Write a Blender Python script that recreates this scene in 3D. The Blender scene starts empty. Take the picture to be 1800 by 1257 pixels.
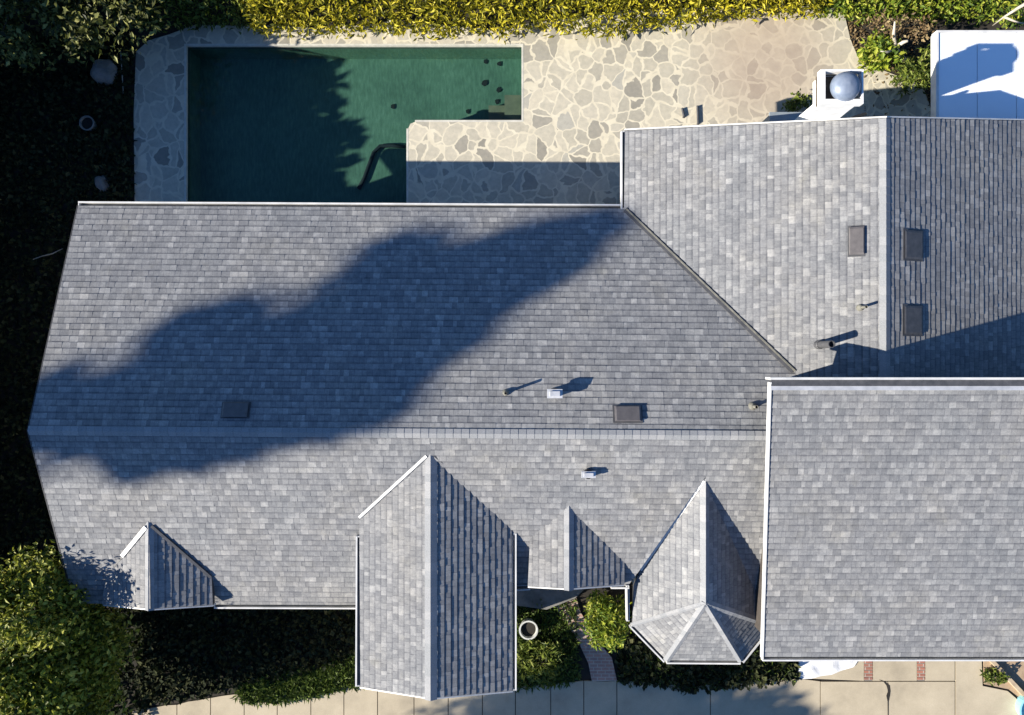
import bpy, bmesh, math, random
import numpy as np
from mathutils import Vector, noise
random.seed(7); rng = np.random.default_rng(7)
S = bpy.context.scene
C = S.collection

# ------------------------------------------------------------------ camera, sky, sun, exposure
CAM_H = 18.5
cd = bpy.data.cameras.new('camera'); cam = bpy.data.objects.new('camera', cd); C.objects.link(cam)
cam.location = (0, 0, CAM_H); cam.rotation_euler = (0, 0, 0)
cd.sensor_width = 36; cd.lens = 24; cd.clip_end = 1000; cd.clip_start = 0.1
S.camera = cam
SUN = Vector((-1.88, -0.66, 1.0)).normalized()      # towards the sun
elev = math.asin(SUN.z); rot = math.atan2(SUN.x, SUN.y)
w = bpy.data.worlds.new('World'); S.world = w; w.use_nodes = True
nt = w.node_tree; bg = nt.nodes['Background']; sky = nt.nodes.new('ShaderNodeTexSky')
sky.sky_type = 'NISHITA'; sky.sun_disc = False; sky.sun_elevation = elev; sky.sun_rotation = rot
sky.air_density = 1.4; sky.dust_density = 0.2; sky.ozone_density = 3.0
tint = nt.nodes.new('ShaderNodeMix'); tint.data_type = 'RGBA'; tint.blend_type = 'MULTIPLY'; tint.inputs[0].default_value = 1
tint.inputs[7].default_value = (.62, .90, 1.36, 1)          # white balance set for the sun leaves the sky light deep blue
nt.links.new(sky.outputs[0], tint.inputs[6]); nt.links.new(tint.outputs[2], bg.inputs[0]); bg.inputs[1].default_value = 0.05
sl = bpy.data.lights.new('sun', 'SUN'); so = bpy.data.objects.new('sun', sl); C.objects.link(so)
sl.energy = 5.0; sl.angle = math.radians(0.5); sl.color = (1.0, 0.93, 0.82)
so.rotation_euler = SUN.to_track_quat('Z', 'Y').to_euler(); so.location = (-30, -10, 30)
S.view_settings.view_transform = 'Standard'; S.view_settings.look = 'None'
S.view_settings.gamma = 1; S.view_settings.exposure = 1.08
S.render.engine = 'CYCLES'
S.cycles.max_bounces = 6; S.cycles.transparent_max_bounces = 12

# ------------------------------------------------------------------ image coordinate helpers
# u,v are image pixels unprojected through the camera, z is the height in metres
def P(u, v, z=0.0):
    k = (CAM_H - z) / 1200.0
    return Vector(((u - 900) * k, -(v - 628.5) * k, z))
class Plane:                                   # z = z0 + gx X + gy Y
    def __init__(s, gx, gy, x, y, z): s.gx, s.gy, s.z0 = gx, gy, z - gx * x - gy * y
    def z(s, X, Y): return s.z0 + s.gx * X + s.gy * Y
    def at(s, u, v):
        a, b = u - 900, -(v - 628.5)
        k = (CAM_H - s.z0) / (1200 + s.gx * a + s.gy * b)
        return Vector((a * k, b * k, CAM_H - 1200 * k))
    @staticmethod
    def three(a, b, c):
        n = (b - a).cross(c - a)
        return Plane(-n.x / n.z, -n.y / n.z, a.x, a.y, a.z)

# ------------------------------------------------------------------ object helpers
def tag(o, label=None, cat=None, group=None, kind=None):
    if label: o['label'] = label
    if cat: o['category'] = cat
    if group: o['group'] = group
    if kind: o['kind'] = kind
    return o
def empty(name, loc, label, cat, group=None):
    o = bpy.data.objects.new(name, None); C.objects.link(o); o.location = loc
    o.empty_display_size = 0.3
    return tag(o, label, cat, group)
def root_loc(parent):
    l = Vector((0, 0, 0))
    while parent: l += Vector(parent.location); parent = parent.parent
    return l
def obj(name, verts, faces, mat, parent=None, origin=None, smooth=False, mats=None, midx=None, uvs=None):
    """link ONE mesh object; verts are world coordinates"""
    v = np.array([tuple(a) for a in verts], dtype=float).reshape(-1, 3)
    if parent is not None: base = np.array(root_loc(parent)); loc = (0, 0, 0)
    elif origin is not None: base = np.array(origin, dtype=float); loc = tuple(origin)
    else: base = np.zeros(3); loc = (0, 0, 0)
    me = bpy.data.meshes.new(name)
    me.from_pydata((v - base).tolist(), [], faces)
    for m in (mats or [mat]): me.materials.append(m)
    if midx: me.polygons.foreach_set('material_index', midx)
    if uvs is not None:
        ul = me.uv_layers.new(name='UVMap'); li = np.empty(len(me.loops), dtype=np.int32); me.loops.foreach_get('vertex_index', li)
        ul.data.foreach_set('uv', np.array(uvs, dtype=np.float32)[li].ravel())
    if smooth: me.polygons.foreach_set('use_smooth', [True] * len(me.polygons))
    me.update()
    o = bpy.data.objects.new(name, me); C.objects.link(o); o.location = loc; o.parent = parent
    return o
class MB:
    def __init__(s): s.v = []; s.f = []
    def add(s, vs, fs):
        b = len(s.v); s.v += [tuple(x) for x in vs]; s.f += [tuple(b + i for i in f) for f in fs]; return s
    def box(s, x0, y0, z0, x1, y1, z1, rot=0):
        vs = [(x0,y0,z0),(x1,y0,z0),(x1,y1,z0),(x0,y1,z0),(x0,y0,z1),(x1,y0,z1),(x1,y1,z1),(x0,y1,z1)]
        if rot:
            cx, cy = (x0+x1)/2, (y0+y1)/2; c, n = math.cos(rot), math.sin(rot)
            vs = [(cx+(a-cx)*c-(b-cy)*n, cy+(a-cx)*n+(b-cy)*c, z) for a, b, z in vs]
        return s.add(vs, [(0,3,2,1),(4,5,6,7),(0,1,5,4),(1,2,6,5),(2,3,7,6),(3,0,4,7)])
    def bar(s, a, b, side, up, w0, w1, h0, h1):
        """beam from a to b; cross-section w0..w1 along side, h0..h1 along up"""
        a, b, side, up = Vector(a), Vector(b), Vector(side), Vector(up)
        vs = [p + side*x + up*y for p in (a, b) for x, y in ((w0,h0),(w1,h0),(w1,h1),(w0,h1))]
        return s.add(vs, [(0,3,2,1),(4,5,6,7),(0,1,5,4),(1,2,6,5),(2,3,7,6),(3,0,4,7)])
    def tube(s, pts, rad, n=8, cap=True):
        pts = [Vector(p) for p in pts]; rad = rad if isinstance(rad, (list, tuple)) else [rad]*len(pts)
        rings = []; b = len(s.v)
        for i, p in enumerate(pts):
            d = (pts[min(i+1, len(pts)-1)] - pts[max(i-1, 0)]).normalized()
            x = d.orthogonal().normalized() if i == 0 else (x - d*x.dot(d)).normalized()
            y = d.cross(x)
            s.v += [tuple(p + (x*math.cos(t)+y*math.sin(t))*rad[i]) for t in [2*math.pi*j/n for j in range(n)]]
        for i in range(len(pts)-1):
            for j in range(n):
                k = (j+1) % n
                s.f.append((b+i*n+j, b+i*n+k, b+(i+1)*n+k, b+(i+1)*n+j))
        if cap:
            s.f.append(tuple(b+j for j in reversed(range(n)))); s.f.append(tuple(b+(len(pts)-1)*n+j for j in range(n)))
        return s
    def lathe(s, c, prof, n=24):
        b = len(s.v); c = Vector(c)
        for r, z in prof:
            s.v += [(c.x+r*math.cos(2*math.pi*j/n), c.y+r*math.sin(2*math.pi*j/n), c.z+z) for j in range(n)]
        for i in range(len(prof)-1):
            for j in range(n):
                k = (j+1) % n
                s.f.append((b+i*n+j, b+i*n+k, b+(i+1)*n+k, b+(i+1)*n+j))
        return s
    def prism(s, poly, z0, z1):
        n = len(poly)
        vs = [(p[0],p[1],z0) for p in poly] + [(p[0],p[1],z1) for p in poly]
        return s.add(vs, [tuple(range(n-1,-1,-1)), tuple(range(n,2*n))] + [(i,(i+1)%n,n+(i+1)%n,n+i) for i in range(n)])
    def build(s, name, mat, parent=None, origin=None, smooth=False):
        return obj(name, s.v, s.f, mat, parent, origin, smooth)

# ------------------------------------------------------------------ materials
def mat(name, col=(.5,.5,.5), rough=.8, metal=0.0, spec=None):
    m = bpy.data.materials.new(name); m.use_nodes = True
    b = m.node_tree.nodes['Principled BSDF']
    b.inputs['Base Color'].default_value = (*col, 1); b.inputs['Roughness'].default_value = rough
    b.inputs['Metallic'].default_value = metal
    if spec is not None: b.inputs['Specular IOR Level'].default_value = spec
    return m
def N(m, t, **kw):
    n = m.node_tree.nodes.new(t)
    for k, v in kw.items(): setattr(n, k, v)
    return n
def L(m, a, b): m.node_tree.links.new(a, b)
def ramp(m, fac, stops, interp='LINEAR'):
    r = N(m, 'ShaderNodeValToRGB'); r.color_ramp.interpolation = interp
    e = r.color_ramp.elements
    while len(e) < len(stops): e.new(0.5)
    for x, (p, c) in zip(e, stops): x.position = p; x.color = (*c, 1)
    L(m, fac, r.inputs[0]); return r.outputs[0]
def mix(m, mode, fac, a, b):
    n = N(m, 'ShaderNodeMix', data_type='RGBA', blend_type=mode)
    for i, v in ((0, fac), (6, a), (7, b)):
        if isinstance(v, (int, float)): n.inputs[i].default_value = v
        elif isinstance(v, tuple): n.inputs[i].default_value = (*v, 1)
        else: L(m, v, n.inputs[i])
    return n.outputs[2]
def noise_tex(m, scale, detail=4, rough=.6, vec=None):
    n = N(m, 'ShaderNodeTexNoise'); n.inputs['Scale'].default_value = scale
    n.inputs['Detail'].default_value = detail; n.inputs['Roughness'].default_value = rough
    if vec is None:
        g = N(m, 'ShaderNodeNewGeometry'); vec = g.outputs['Position']
    L(m, vec, n.inputs['Vector']); return n.outputs['Fac']
def bump(m, h, strength=.3, dist=.02):
    b = N(m, 'ShaderNodeBump'); b.inputs['Strength'].default_value = strength; b.inputs['Distance'].default_value = dist
    L(m, h, b.inputs['Height']); L(m, b.outputs[0], m.node_tree.nodes['Principled BSDF'].inputs['Normal'])
def base(m, c): L(m, c, m.node_tree.nodes['Principled BSDF'].inputs['Base Color'])
def noisy(name, c0, c1, scale, rough=.85, b=.2, bs=None, metal=0):
    m = mat(name, c0, rough, metal)
    f = noise_tex(m, scale)
    base(m, ramp(m, f, [(.3, c0), (.7, c1)]))
    if b: bump(m, noise_tex(m, bs or scale*4), b, .01)
    return m

def shingle_mat():
    m = mat('asphalt_shingle', rough=.92, spec=.25)
    g = N(m, 'ShaderNodeNewGeometry')
    c = ramp(m, g.outputs['Random Per Island'], [(0, (.190,.192,.196)), (.25, (.218,.219,.222)), (.55, (.240,.240,.240)),
        (.78, (.262,.261,.258)), (.90, (.288,.286,.282)), (.97, (.315,.313,.306)), (1, (.345,.34,.33))])
    grit = noise_tex(m, 60, 3, .8)
    c = mix(m, 'MULTIPLY', .55, c, ramp(m, grit, [(.3, (.55,.55,.57)), (.7, (1.25,1.25,1.22))]))
    st = noise_tex(m, .55, 5, .65)
    c = mix(m, 'MULTIPLY', .7, c, ramp(m, st, [(.3, (.84,.87,.90)), (.5, (1,1,1)), (.7, (1.12,1.08,1.0))]))
    c = mix(m, 'MULTIPLY', .75, c, ramp(m, noise_tex(m, 8.5, 3, .75), [(.32, (.78,.79,.81)), (.5, (.97,.97,.97)), (.66, (1.26,1.25,1.22))]))
    mo = noise_tex(m, 2.2, 4, .6)
    c = mix(m, 'MIX', ramp(m, mo, [(.62, (0,0,0)), (.8, (.16,.16,.16))]), c, (.27,.26,.18))
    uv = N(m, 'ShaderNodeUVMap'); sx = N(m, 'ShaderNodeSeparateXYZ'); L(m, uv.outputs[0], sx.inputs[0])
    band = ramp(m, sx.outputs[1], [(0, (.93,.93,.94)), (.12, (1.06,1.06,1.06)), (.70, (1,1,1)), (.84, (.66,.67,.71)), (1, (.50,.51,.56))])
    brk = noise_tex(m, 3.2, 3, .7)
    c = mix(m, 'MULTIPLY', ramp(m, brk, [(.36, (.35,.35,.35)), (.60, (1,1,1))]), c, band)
    joint = ramp(m, sx.outputs[0], [(0, (.62,.63,.67)), (.09, (1,1,1)), (.93, (1,1,1)), (1, (.72,.73,.76))])
    c = mix(m, 'MULTIPLY', .8, c, joint)
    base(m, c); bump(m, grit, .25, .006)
    return m
M = {}
M['shingle'] = shingle_mat()
def cap_mat():
    m = mat('ridge_cap_shingle', rough=.9, spec=.25)
    g = N(m, 'ShaderNodeNewGeometry')
    c = ramp(m, g.outputs['Random Per Island'], [(0, (.25,.258,.262)), (.6, (.27,.275,.28)), (1, (.32,.32,.318))])
    c = mix(m, 'MULTIPLY', .5, c, ramp(m, noise_tex(m, 45), [(.3, (.6,.6,.62)), (.7, (1.2,1.2,1.2))]))
    base(m, c); return m
M['cap'] = cap_mat()
M['under'] = noisy('roof_underlay', (.035,.036,.04), (.06,.06,.062), 6)
M['white'] = noisy('white_painted_metal', (.50,.50,.48), (.70,.69,.66), 3, .45, .05)
M['gutter_in'] = noisy('gutter_inside', (.10,.10,.09), (.22,.21,.19), 5, .7)
M['flash'] = noisy('galvanised_flashing', (.45,.46,.47), (.70,.70,.70), 4, .42, .05, metal=.35)
M['darkmetal'] = noisy('weathered_dark_metal', (.045,.047,.052), (.085,.085,.09), 8, .55)
M['vent'] = noisy('brown_grey_painted_vent', (.085,.078,.078), (.12,.11,.108), 9, .5)
M['pipe'] = noisy('weathered_pipe', (.10,.10,.085), (.22,.21,.17), 9, .7)
M['stucco'] = noisy('cream_stucco_wall', (.50,.47,.41), (.58,.55,.49), 8, .9, .4, 60)
M['siding'] = noisy('dark_brown_siding', (.045,.038,.032), (.075,.062,.052), 5, .85, .3)  # wing wall made dark to keep its sunlit bounce off the turret
M['whitewash'] = noisy('whitewashed_brick', (.70,.69,.66), (.85,.84,.81), 5, .8, .4, 14)
M['brick'] = mat('red_brick', rough=.9)
def brickmat(m, sc=1.0, ca=(.36,.15,.10,1), cb=(.27,.13,.10,1)):
    g = N(m, 'ShaderNodeNewGeometry')
    b = N(m, 'ShaderNodeTexBrick'); b.inputs['Scale'].default_value = sc
    b.inputs['Color1'].default_value = ca; b.inputs['Color2'].default_value = cb
    b.inputs['Mortar'].default_value = (.42,.38,.32,1)
    b.inputs['Brick Width'].default_value = .21; b.inputs['Row Height'].default_value = .09; b.inputs['Mortar Size'].default_value = .012
    L(m, g.outputs['Position'], b.inputs['Vector'])
    base(m, mix(m, 'MULTIPLY', .5, b.outputs[0], ramp(m, noise_tex(m, 5), [(.3,(.6,.6,.6)),(.7,(1.2,1.15,1.1))])))
    bump(m, b.outputs['Fac'], -.4, .01)
brickmat(M['brick'])
def flag_mat():
    m = mat('flagstone_paving', rough=.85)
    g = N(m, 'ShaderNodeNewGeometry')
    nz = N(m, 'ShaderNodeTexNoise'); nz.inputs['Scale'].default_value = 1.7; nz.inputs['Detail'].default_value = 3
    L(m, g.outputs['Position'], nz.inputs['Vector'])
    sub = N(m, 'ShaderNodeVectorMath', operation='SUBTRACT'); L(m, nz.outputs['Color'], sub.inputs[0]); sub.inputs[1].default_value = (.5,.5,.5)
    sc = N(m, 'ShaderNodeVectorMath', operation='SCALE'); L(m, sub.outputs[0], sc.inputs[0]); sc.inputs['Scale'].default_value = .55
    ad = N(m, 'ShaderNodeVectorMath', operation='ADD'); L(m, g.outputs['Position'], ad.inputs[0]); L(m, sc.outputs[0], ad.inputs[1])
    ms = N(m, 'ShaderNodeVectorMath', operation='MULTIPLY'); L(m, ad.outputs[0], ms.inputs[0]); ms.inputs[1].default_value = (1,.86,0)
    v1 = N(m, 'ShaderNodeTexVoronoi', feature='F1'); v2 = N(m, 'ShaderNodeTexVoronoi', feature='DISTANCE_TO_EDGE')
    for v in (v1, v2): v.inputs['Scale'].default_value = 2.75; v.inputs['Randomness'].default_value = 1.0; L(m, ms.outputs[0], v.inputs['Vector'])
    sep = N(m, 'ShaderNodeSeparateColor'); L(m, v1.outputs['Color'], sep.inputs[0])
    stone = ramp(m, sep.outputs[0], [(0, (.25,.235,.195)), (.12, (.33,.31,.255)), (.3, (.42,.39,.31)), (.6, (.47,.435,.345)), (.85, (.52,.475,.37)), (1, (.38,.365,.31))])
    stone = mix(m, 'MULTIPLY', .55, stone, ramp(m, noise_tex(m, 7, 6, .7), [(.3, (.74,.75,.76)), (.7, (1.25,1.22,1.18))]))
    wn = noise_tex(m, 3.5, 3, .6)
    ma = N(m, 'ShaderNodeMath', operation='MULTIPLY_ADD'); L(m, wn, ma.inputs[0]); ma.inputs[1].default_value = .09; ma.inputs[2].default_value = .0
    cmpn = N(m, 'ShaderNodeMath', operation='SUBTRACT'); L(m, v2.outputs['Distance'], cmpn.inputs[0]); L(m, ma.outputs[0], cmpn.inputs[1])
    e = ramp(m, cmpn.outputs[0], [(0, (1,1,1)), (.022, (0,0,0))])
    mort = ramp(m, noise_tex(m, 4), [(.3, (.54,.49,.37)), (.7, (.65,.595,.455))])
    c = mix(m, 'MIX', e, stone, mort)
    # worn rosy stain on one end of the deck
    r = noise_tex(m, .33, 4, .5)
    pos = N(m, 'ShaderNodeVectorMath', operation='DISTANCE'); L(m, g.outputs['Position'], pos.inputs[0]); pos.inputs[1].default_value = (6.9, 8.0, 0)
    stn = ramp(m, pos.outputs['Value'], [(.0, (.75,.75,.75)), (1.0, (0,0,0))]);
    dd = N(m, 'ShaderNodeMath', operation='DIVIDE'); L(m, pos.outputs['Value'], dd.inputs[0]); dd.inputs[1].default_value = 2.4
    stn = ramp(m, dd.outputs[0], [(.35, (.72,.72,.72)), (1.0, (0,0,0))])
    c = mix(m, 'MIX', stn, c, ramp(m, noise_tex(m, 2.5, 6, .7), [(.3, (.33,.255,.195)), (.7, (.44,.355,.265))]))
    base(m, c); bump(m, e, -.35, .015)
    return m
M['flag'] = flag_mat()
def concrete_mat():
    m = mat('cream_concrete', rough=.88)
    c = ramp(m, noise_tex(m, .9, 6, .65), [(.28, (.33,.28,.20)), (.5, (.44,.375,.265)), (.75, (.53,.455,.325))])
    c = mix(m, 'MULTIPLY', .5, c, ramp(m, noise_tex(m, 30, 4, .8), [(.3, (.8,.8,.8)), (.7, (1.1,1.1,1.1))]))
    base(m, c); bump(m, noise_tex(m, 40), .2, .005); return m
M['concrete'] = concrete_mat()
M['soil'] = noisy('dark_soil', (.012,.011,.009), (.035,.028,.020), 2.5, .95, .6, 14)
def pool_mat():
    m = mat('green_pool_plaster', rough=.6)
    c = ramp(m, noise_tex(m, .8, 6, .65), [(.25, (.060,.108,.074)), (.5, (.083,.145,.098)), (.75, (.105,.175,.12))])
    g = N(m, 'ShaderNodeNewGeometry')
    mp = N(m, 'ShaderNodeVectorMath', operation='MULTIPLY'); L(m, g.outputs['Position'], mp.inputs[0]); mp.inputs[1].default_value = (9, 2.2, 4)
    st = noise_tex(m, 1.6, 4, .7, mp.outputs[0])
    c = mix(m, 'MULTIPLY', .8, c, ramp(m, st, [(.35, (.72,.76,.74)), (.5, (1,1,1)), (.68, (1.45,1.35,1.4))]))
    base(m, c); return m
M['plaster'] = pool_mat()
M['pool_step'] = noisy('tan_pool_step', (.13,.115,.075), (.19,.155,.10), 4)
def water_mat():
    m = bpy.data.materials.new('pool_water'); m.use_nodes = True; t = m.node_tree
    t.nodes.remove(t.nodes['Principled BSDF'])
    tr = N(m, 'ShaderNodeBsdfTransparent'); tr.inputs[0].default_value = (.62,.80,.78,1)
    gl = N(m, 'ShaderNodeBsdfGlossy'); gl.inputs['Roughness'].default_value = .03
    g = N(m, 'ShaderNodeNewGeometry'); dt = N(m, 'ShaderNodeVectorMath', operation='DOT_PRODUCT')
    L(m, g.outputs['Incoming'], dt.inputs[0]); L(m, g.outputs['Normal'], dt.inputs[1])
    ab = N(m, 'ShaderNodeMath', operation='ABSOLUTE'); L(m, dt.outputs['Value'], ab.inputs[0])
    om = N(m, 'ShaderNodeMath', operation='SUBTRACT'); om.inputs[0].default_value = 1; L(m, ab.outputs[0], om.inputs[1])
    pw = N(m, 'ShaderNodeMath', operation='POWER'); L(m, om.outputs[0], pw.inputs[0]); pw.inputs[1].default_value = 5
    fr = N(m, 'ShaderNodeMath', operation='MULTIPLY_ADD'); L(m, pw.outputs[0], fr.inputs[0]); fr.inputs[1].default_value = .98; fr.inputs[2].default_value = .02
    b = N(m, 'ShaderNodeBump'); b.inputs['Strength'].default_value = .12; b.inputs['Distance'].default_value = .02
    L(m, noise_tex(m, 3, 3), b.inputs['Height']); L(m, b.outputs[0], gl.inputs['Normal'])
    mx = N(m, 'ShaderNodeMixShader'); L(m, fr.outputs[0], mx.inputs[0]); L(m, tr.outputs[0], mx.inputs[1]); L(m, gl.outputs[0], mx.inputs[2])
    L(m, mx.outputs[0], t.nodes['Material Output'].inputs[0]); return m
M['water'] = water_mat()
def leaf_mat(name, stops, trans=.25):
    m = mat(name, rough=.55, spec=.3)
    g = N(m, 'ShaderNodeNewGeometry')
    c = ramp(m, g.outputs['Random Per Island'], stops)
    c = mix(m, 'MULTIPLY', .6, c, ramp(m, noise_tex(m, 1.3, 3), [(.3, (.6,.65,.6)), (.7, (1.3,1.25,1.1))]))
    base(m, c)
    b = m.node_tree.nodes['Principled BSDF']; tl = N(m, 'ShaderNodeBsdfTranslucent'); L(m, c, tl.inputs[0])
    mx = N(m, 'ShaderNodeMixShader'); mx.inputs[0].default_value = trans
    L(m, b.outputs[0], mx.inputs[1]); L(m, tl.outputs[0], mx.inputs[2]); L(m, mx.outputs[0], m.node_tree.nodes['Material Output'].inputs[0])
    return m
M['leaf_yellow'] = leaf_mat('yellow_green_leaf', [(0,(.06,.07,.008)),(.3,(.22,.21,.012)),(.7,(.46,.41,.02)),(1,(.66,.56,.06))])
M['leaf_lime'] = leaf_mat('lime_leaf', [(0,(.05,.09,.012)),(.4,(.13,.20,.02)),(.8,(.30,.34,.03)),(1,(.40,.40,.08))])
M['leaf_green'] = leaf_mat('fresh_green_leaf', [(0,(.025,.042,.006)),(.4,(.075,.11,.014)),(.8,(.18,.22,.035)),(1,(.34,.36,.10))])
M['leaf_tree'] = leaf_mat('bright_tree_leaf', [(0,(.03,.045,.006)),(.3,(.12,.15,.015)),(.7,(.32,.34,.035)),(1,(.56,.54,.12))], .3)
M['leaf_dark'] = leaf_mat('dark_olive_leaf', [(0,(.010,.014,.004)),(.45,(.035,.044,.010)),(.85,(.09,.10,.025)),(1,(.20,.20,.07))], .15)
M['leaf_ivy'] = leaf_mat('dark_ivy_leaf', [(0,(.008,.012,.005)),(.5,(.020,.027,.009)),(.85,(.045,.052,.018)),(1,(.085,.085,.04))], .1)  # near-black leaf colour stands in for deep shade on the ground
M['leaf_olive'] = leaf_mat('olive_leaf', [(0,(.015,.02,.004)),(.4,(.06,.07,.014)),(.8,(.16,.17,.04)),(1,(.34,.34,.12))])
for k_ in ('leaf_ivy',): M[k_].node_tree.nodes['Principled BSDF'].inputs['Roughness'].default_value = .95
M['leaf_brown'] = leaf_mat('dry_brown_leaf', [(0,(.08,.05,.025)),(.5,(.18,.12,.06)),(1,(.34,.26,.14))], .15)
M['grass'] = leaf_mat('grass_blade', [(0,(.03,.050,.01)),(.5,(.075,.12,.02)),(1,(.18,.24,.05))], .2)
M['bark'] = noisy('brown_bark', (.06,.045,.032), (.14,.11,.08), 7, .9, .6, 20)
M['palebark'] = noisy('pale_bark', (.36,.32,.25), (.55,.50,.42), 6, .9, .4)
M['rock'] = noisy('grey_rock', (.12,.12,.11), (.26,.25,.23), 3, .9, .6, 12)
M['terracotta'] = noisy('pale_glazed_pot', (.42,.42,.38), (.60,.60,.55), 6, .6, .1)
M['panel'] = noisy('white_patio_panel', (.86,.90,.93), (.92,.95,.97), 1.5, .25, .03)
M['seam'] = mat('grey_panel_seam', (.35,.40,.45), .6)
M['greybox'] = noisy('grey_blue_cover', (.17,.20,.22), (.24,.27,.29), 4, .6)
M['dome'] = noisy('painted_metal_dome', (.15,.19,.26), (.25,.29,.36), 6, .4, .03, metal=.2)
M['black'] = mat('dark_leaf_litter', (.006,.007,.006), .9)
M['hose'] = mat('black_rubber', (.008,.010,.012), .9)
M['sheet'] = noisy('white_plastic_sheet', (.72,.72,.71), (.85,.85,.84), 6, .6, .5, 9)
M['timber'] = noisy('weathered_tan_timber', (.34,.25,.16), (.50,.40,.27), 6, .85, .3)
M['bluepaint'] = mat('pale_blue_plastic', (.30,.62,.70), .4)
M['tile'] = noisy('pale_pool_edge', (.45,.44,.38), (.62,.60,.52), 6, .6)

# ------------------------------------------------------------------ setting: ground, deck, paving
G0 = P(325, 78); G1 = P(920, 372)                     # pool hole
X0, X1, Y1, Y0 = G0.x, G1.x, G0.y, G1.y
R = 220
b = MB()
for (a, bb, c, d) in ((-R,-R,X0,R),(X1,-R,R,R),(X0,Y1,X1,R),(X0,-R,X1,Y0)):
    b.add([(a,bb,0),(c,bb,0),(c,d,0),(a,d,0)], [(0,1,2,3)])
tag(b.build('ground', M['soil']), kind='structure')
ps = P(718, 215)
# flagstone deck: four butted slabs round the pool
def deckpoly(b, pts, z0=-.03, z1=.03): b.prism([P(*p)[:2] for p in pts], z0, z1)
b = MB()
deckpoly(b, [(238,372),(325,372),(325,78),(296,62),(262,72),(240,92),(236,200)])
b.prism([P(325,372)[:2], P(238,372)[:2], P(238,430)[:2], P(325,430)[:2]], -.03, .03)
deckpoly(b, [(325,78),(920,78),(920,44),(860,52),(800,47),(730,38),(650,44),(560,50),(470,46),(400,46),(345,44),(296,62)])
deckpoly(b, [(920,44),(920,215),(920,430),(1480,430),(1640,430),(1640,205),(1620,150),(1560,128),(1510,108),(1494,70),(1482,20),(1440,12),(1300,12),(1100,20)])
rc = [(730,215),(722,218),(718,226)]
b.prism([P(*p)[:2] for p in [(920,215)] + rc + [(718,372),(718,430),(920,430)]][::-1], -1.0, .03)
b.prism([P(*p)[:2] for p in [(325,372),(718,372),(718,430),(325,430)]][::-1], -.03, .03)
tag(b.build('patio', M['flag']), kind='structure')

# ---- pool
pool = empty('swimming_pool', ((X0+X1)/2, (Y0+Y1)/2, 0), 'green L-shaped swimming pool half in tree shade beside the flagstone patio', 'pool')
D = -.92
b = MB().add([(X0,Y0,D),(X1,Y0,D),(X1,Y1,D),(X0,Y1,D)], [(0,1,2,3)])
for (p, q) in (((X0,Y1),(X1,Y1)),((X1,Y1),(X1,Y0)),((X1,Y0),(X0,Y0)),((X0,Y0),(X0,Y1))):
    b.add([(*p,D),(*q,D),(*q,.028),(*p,.028)], [(0,1,2,3)])
b.add([(ps.x-.006,Y0,D),(ps.x-.006,ps.y-.15,D),(ps.x-.006,ps.y-.15,0),(ps.x-.006,Y0,0)], [(0,1,2,3)])
b.add([(ps.x+.2,ps.y+.006,D),(X1,ps.y+.006,D),(X1,ps.y+.006,0),(ps.x+.2,ps.y+.006,0)], [(0,1,2,3)])
b.build('basin', M['plaster'], pool)
b = MB()
w_ = .05
for (x0,y0,x1,y1) in ((X0,Y1-w_,X1,Y1),(X1-w_,ps.y,X1,Y1-w_),(X0,Y0,X0+w_,Y1-w_),(ps.x+.18,ps.y,X1-w_,ps.y+w_),(ps.x-w_,Y0,ps.x,ps.y-.18)):
    b.box(x0,y0,-.06,x1,y1,.034)
b.build('coping', M['tile'], pool)
q0 = P(868,160,-.5); b = MB().box(q0.x+.3, ps.y+.01, D+.01, X1-.06, ps.y+.9, -.42); b.box(q0.x-.15, ps.y+.012, D+.005, q0.x+.3, ps.y+.7, -.66)
b.build('step', M['pool_step'], pool)
b = MB(); zz = -.10
b.add([(X0,Y0,zz),(ps.x,Y0,zz),(ps.x,ps.y,zz),(X1,ps.y,zz),(X1,Y1,zz),(X0,Y1,zz)], [(0,1,2,3,4,5)])
b.build('water', M['water'], pool)
b = MB()
for (x0,y0,x1,y1) in ((X0+.006,Y1-.016,X1-.006,Y1-.006),(X1-.016,ps.y+.02,X1-.006,Y1-.02),(X0+.006,Y0+.02,X0+.016,Y1-.02)): b.box(x0,y0,-.24,x1,y1,-.062)
b.build('waterline_tile', noisy('brown_teal_tile', (.05,.07,.06), (.12,.13,.10), 9), pool)
# ---- things on the pool floor
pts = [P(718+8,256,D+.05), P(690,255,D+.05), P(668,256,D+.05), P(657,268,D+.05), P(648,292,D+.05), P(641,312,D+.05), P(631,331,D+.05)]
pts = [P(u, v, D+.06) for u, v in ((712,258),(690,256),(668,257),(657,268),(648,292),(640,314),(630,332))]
tag(MB().tube(pts, .055, 8).build('hose', M['hose'], origin=pts[3], smooth=True), 'black curved hose lying on the floor of the green pool', 'hose')  # dark tube added in place of a shadow bar on the pool floor
leafspots = [(853,108,'one nearest the far pool wall'),(878,112,'right one of the upper pair'),(852,145,'largest one, square in outline'),(877,158,'beside a pale speck'),(874,178,'above the tan step'),(822,196,'near the paved pool corner'),(691,187,'alone in the middle of the pool')]
for i, (u, v, s) in enumerate(leafspots):
    c = P(u, v, D+.03); r = .11 if i == 2 else .075
    n = 7; ring = [(c.x+math.cos(t)*r*random.uniform(.6,1.1), c.y+math.sin(t)*r*random.uniform(.6,1.2)) for t in [2*math.pi*k/n for k in range(n)]]
    bb = MB().prism(ring, D+.004, D+.03)
    tag(bb.build('dead_leaf', M['black'], origin=c), 'dark sunken leaf clump on the pool floor, ' + s, 'leaf', 'dark leaf clumps on the pool floor')

# ------------------------------------------------------------------ house
H0 = Vector((-2.3, -1.5, 0))
house = empty('house', H0, 'sprawling house under grey shingle gable roofs with white gutters, filling most of the view', 'house')

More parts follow.
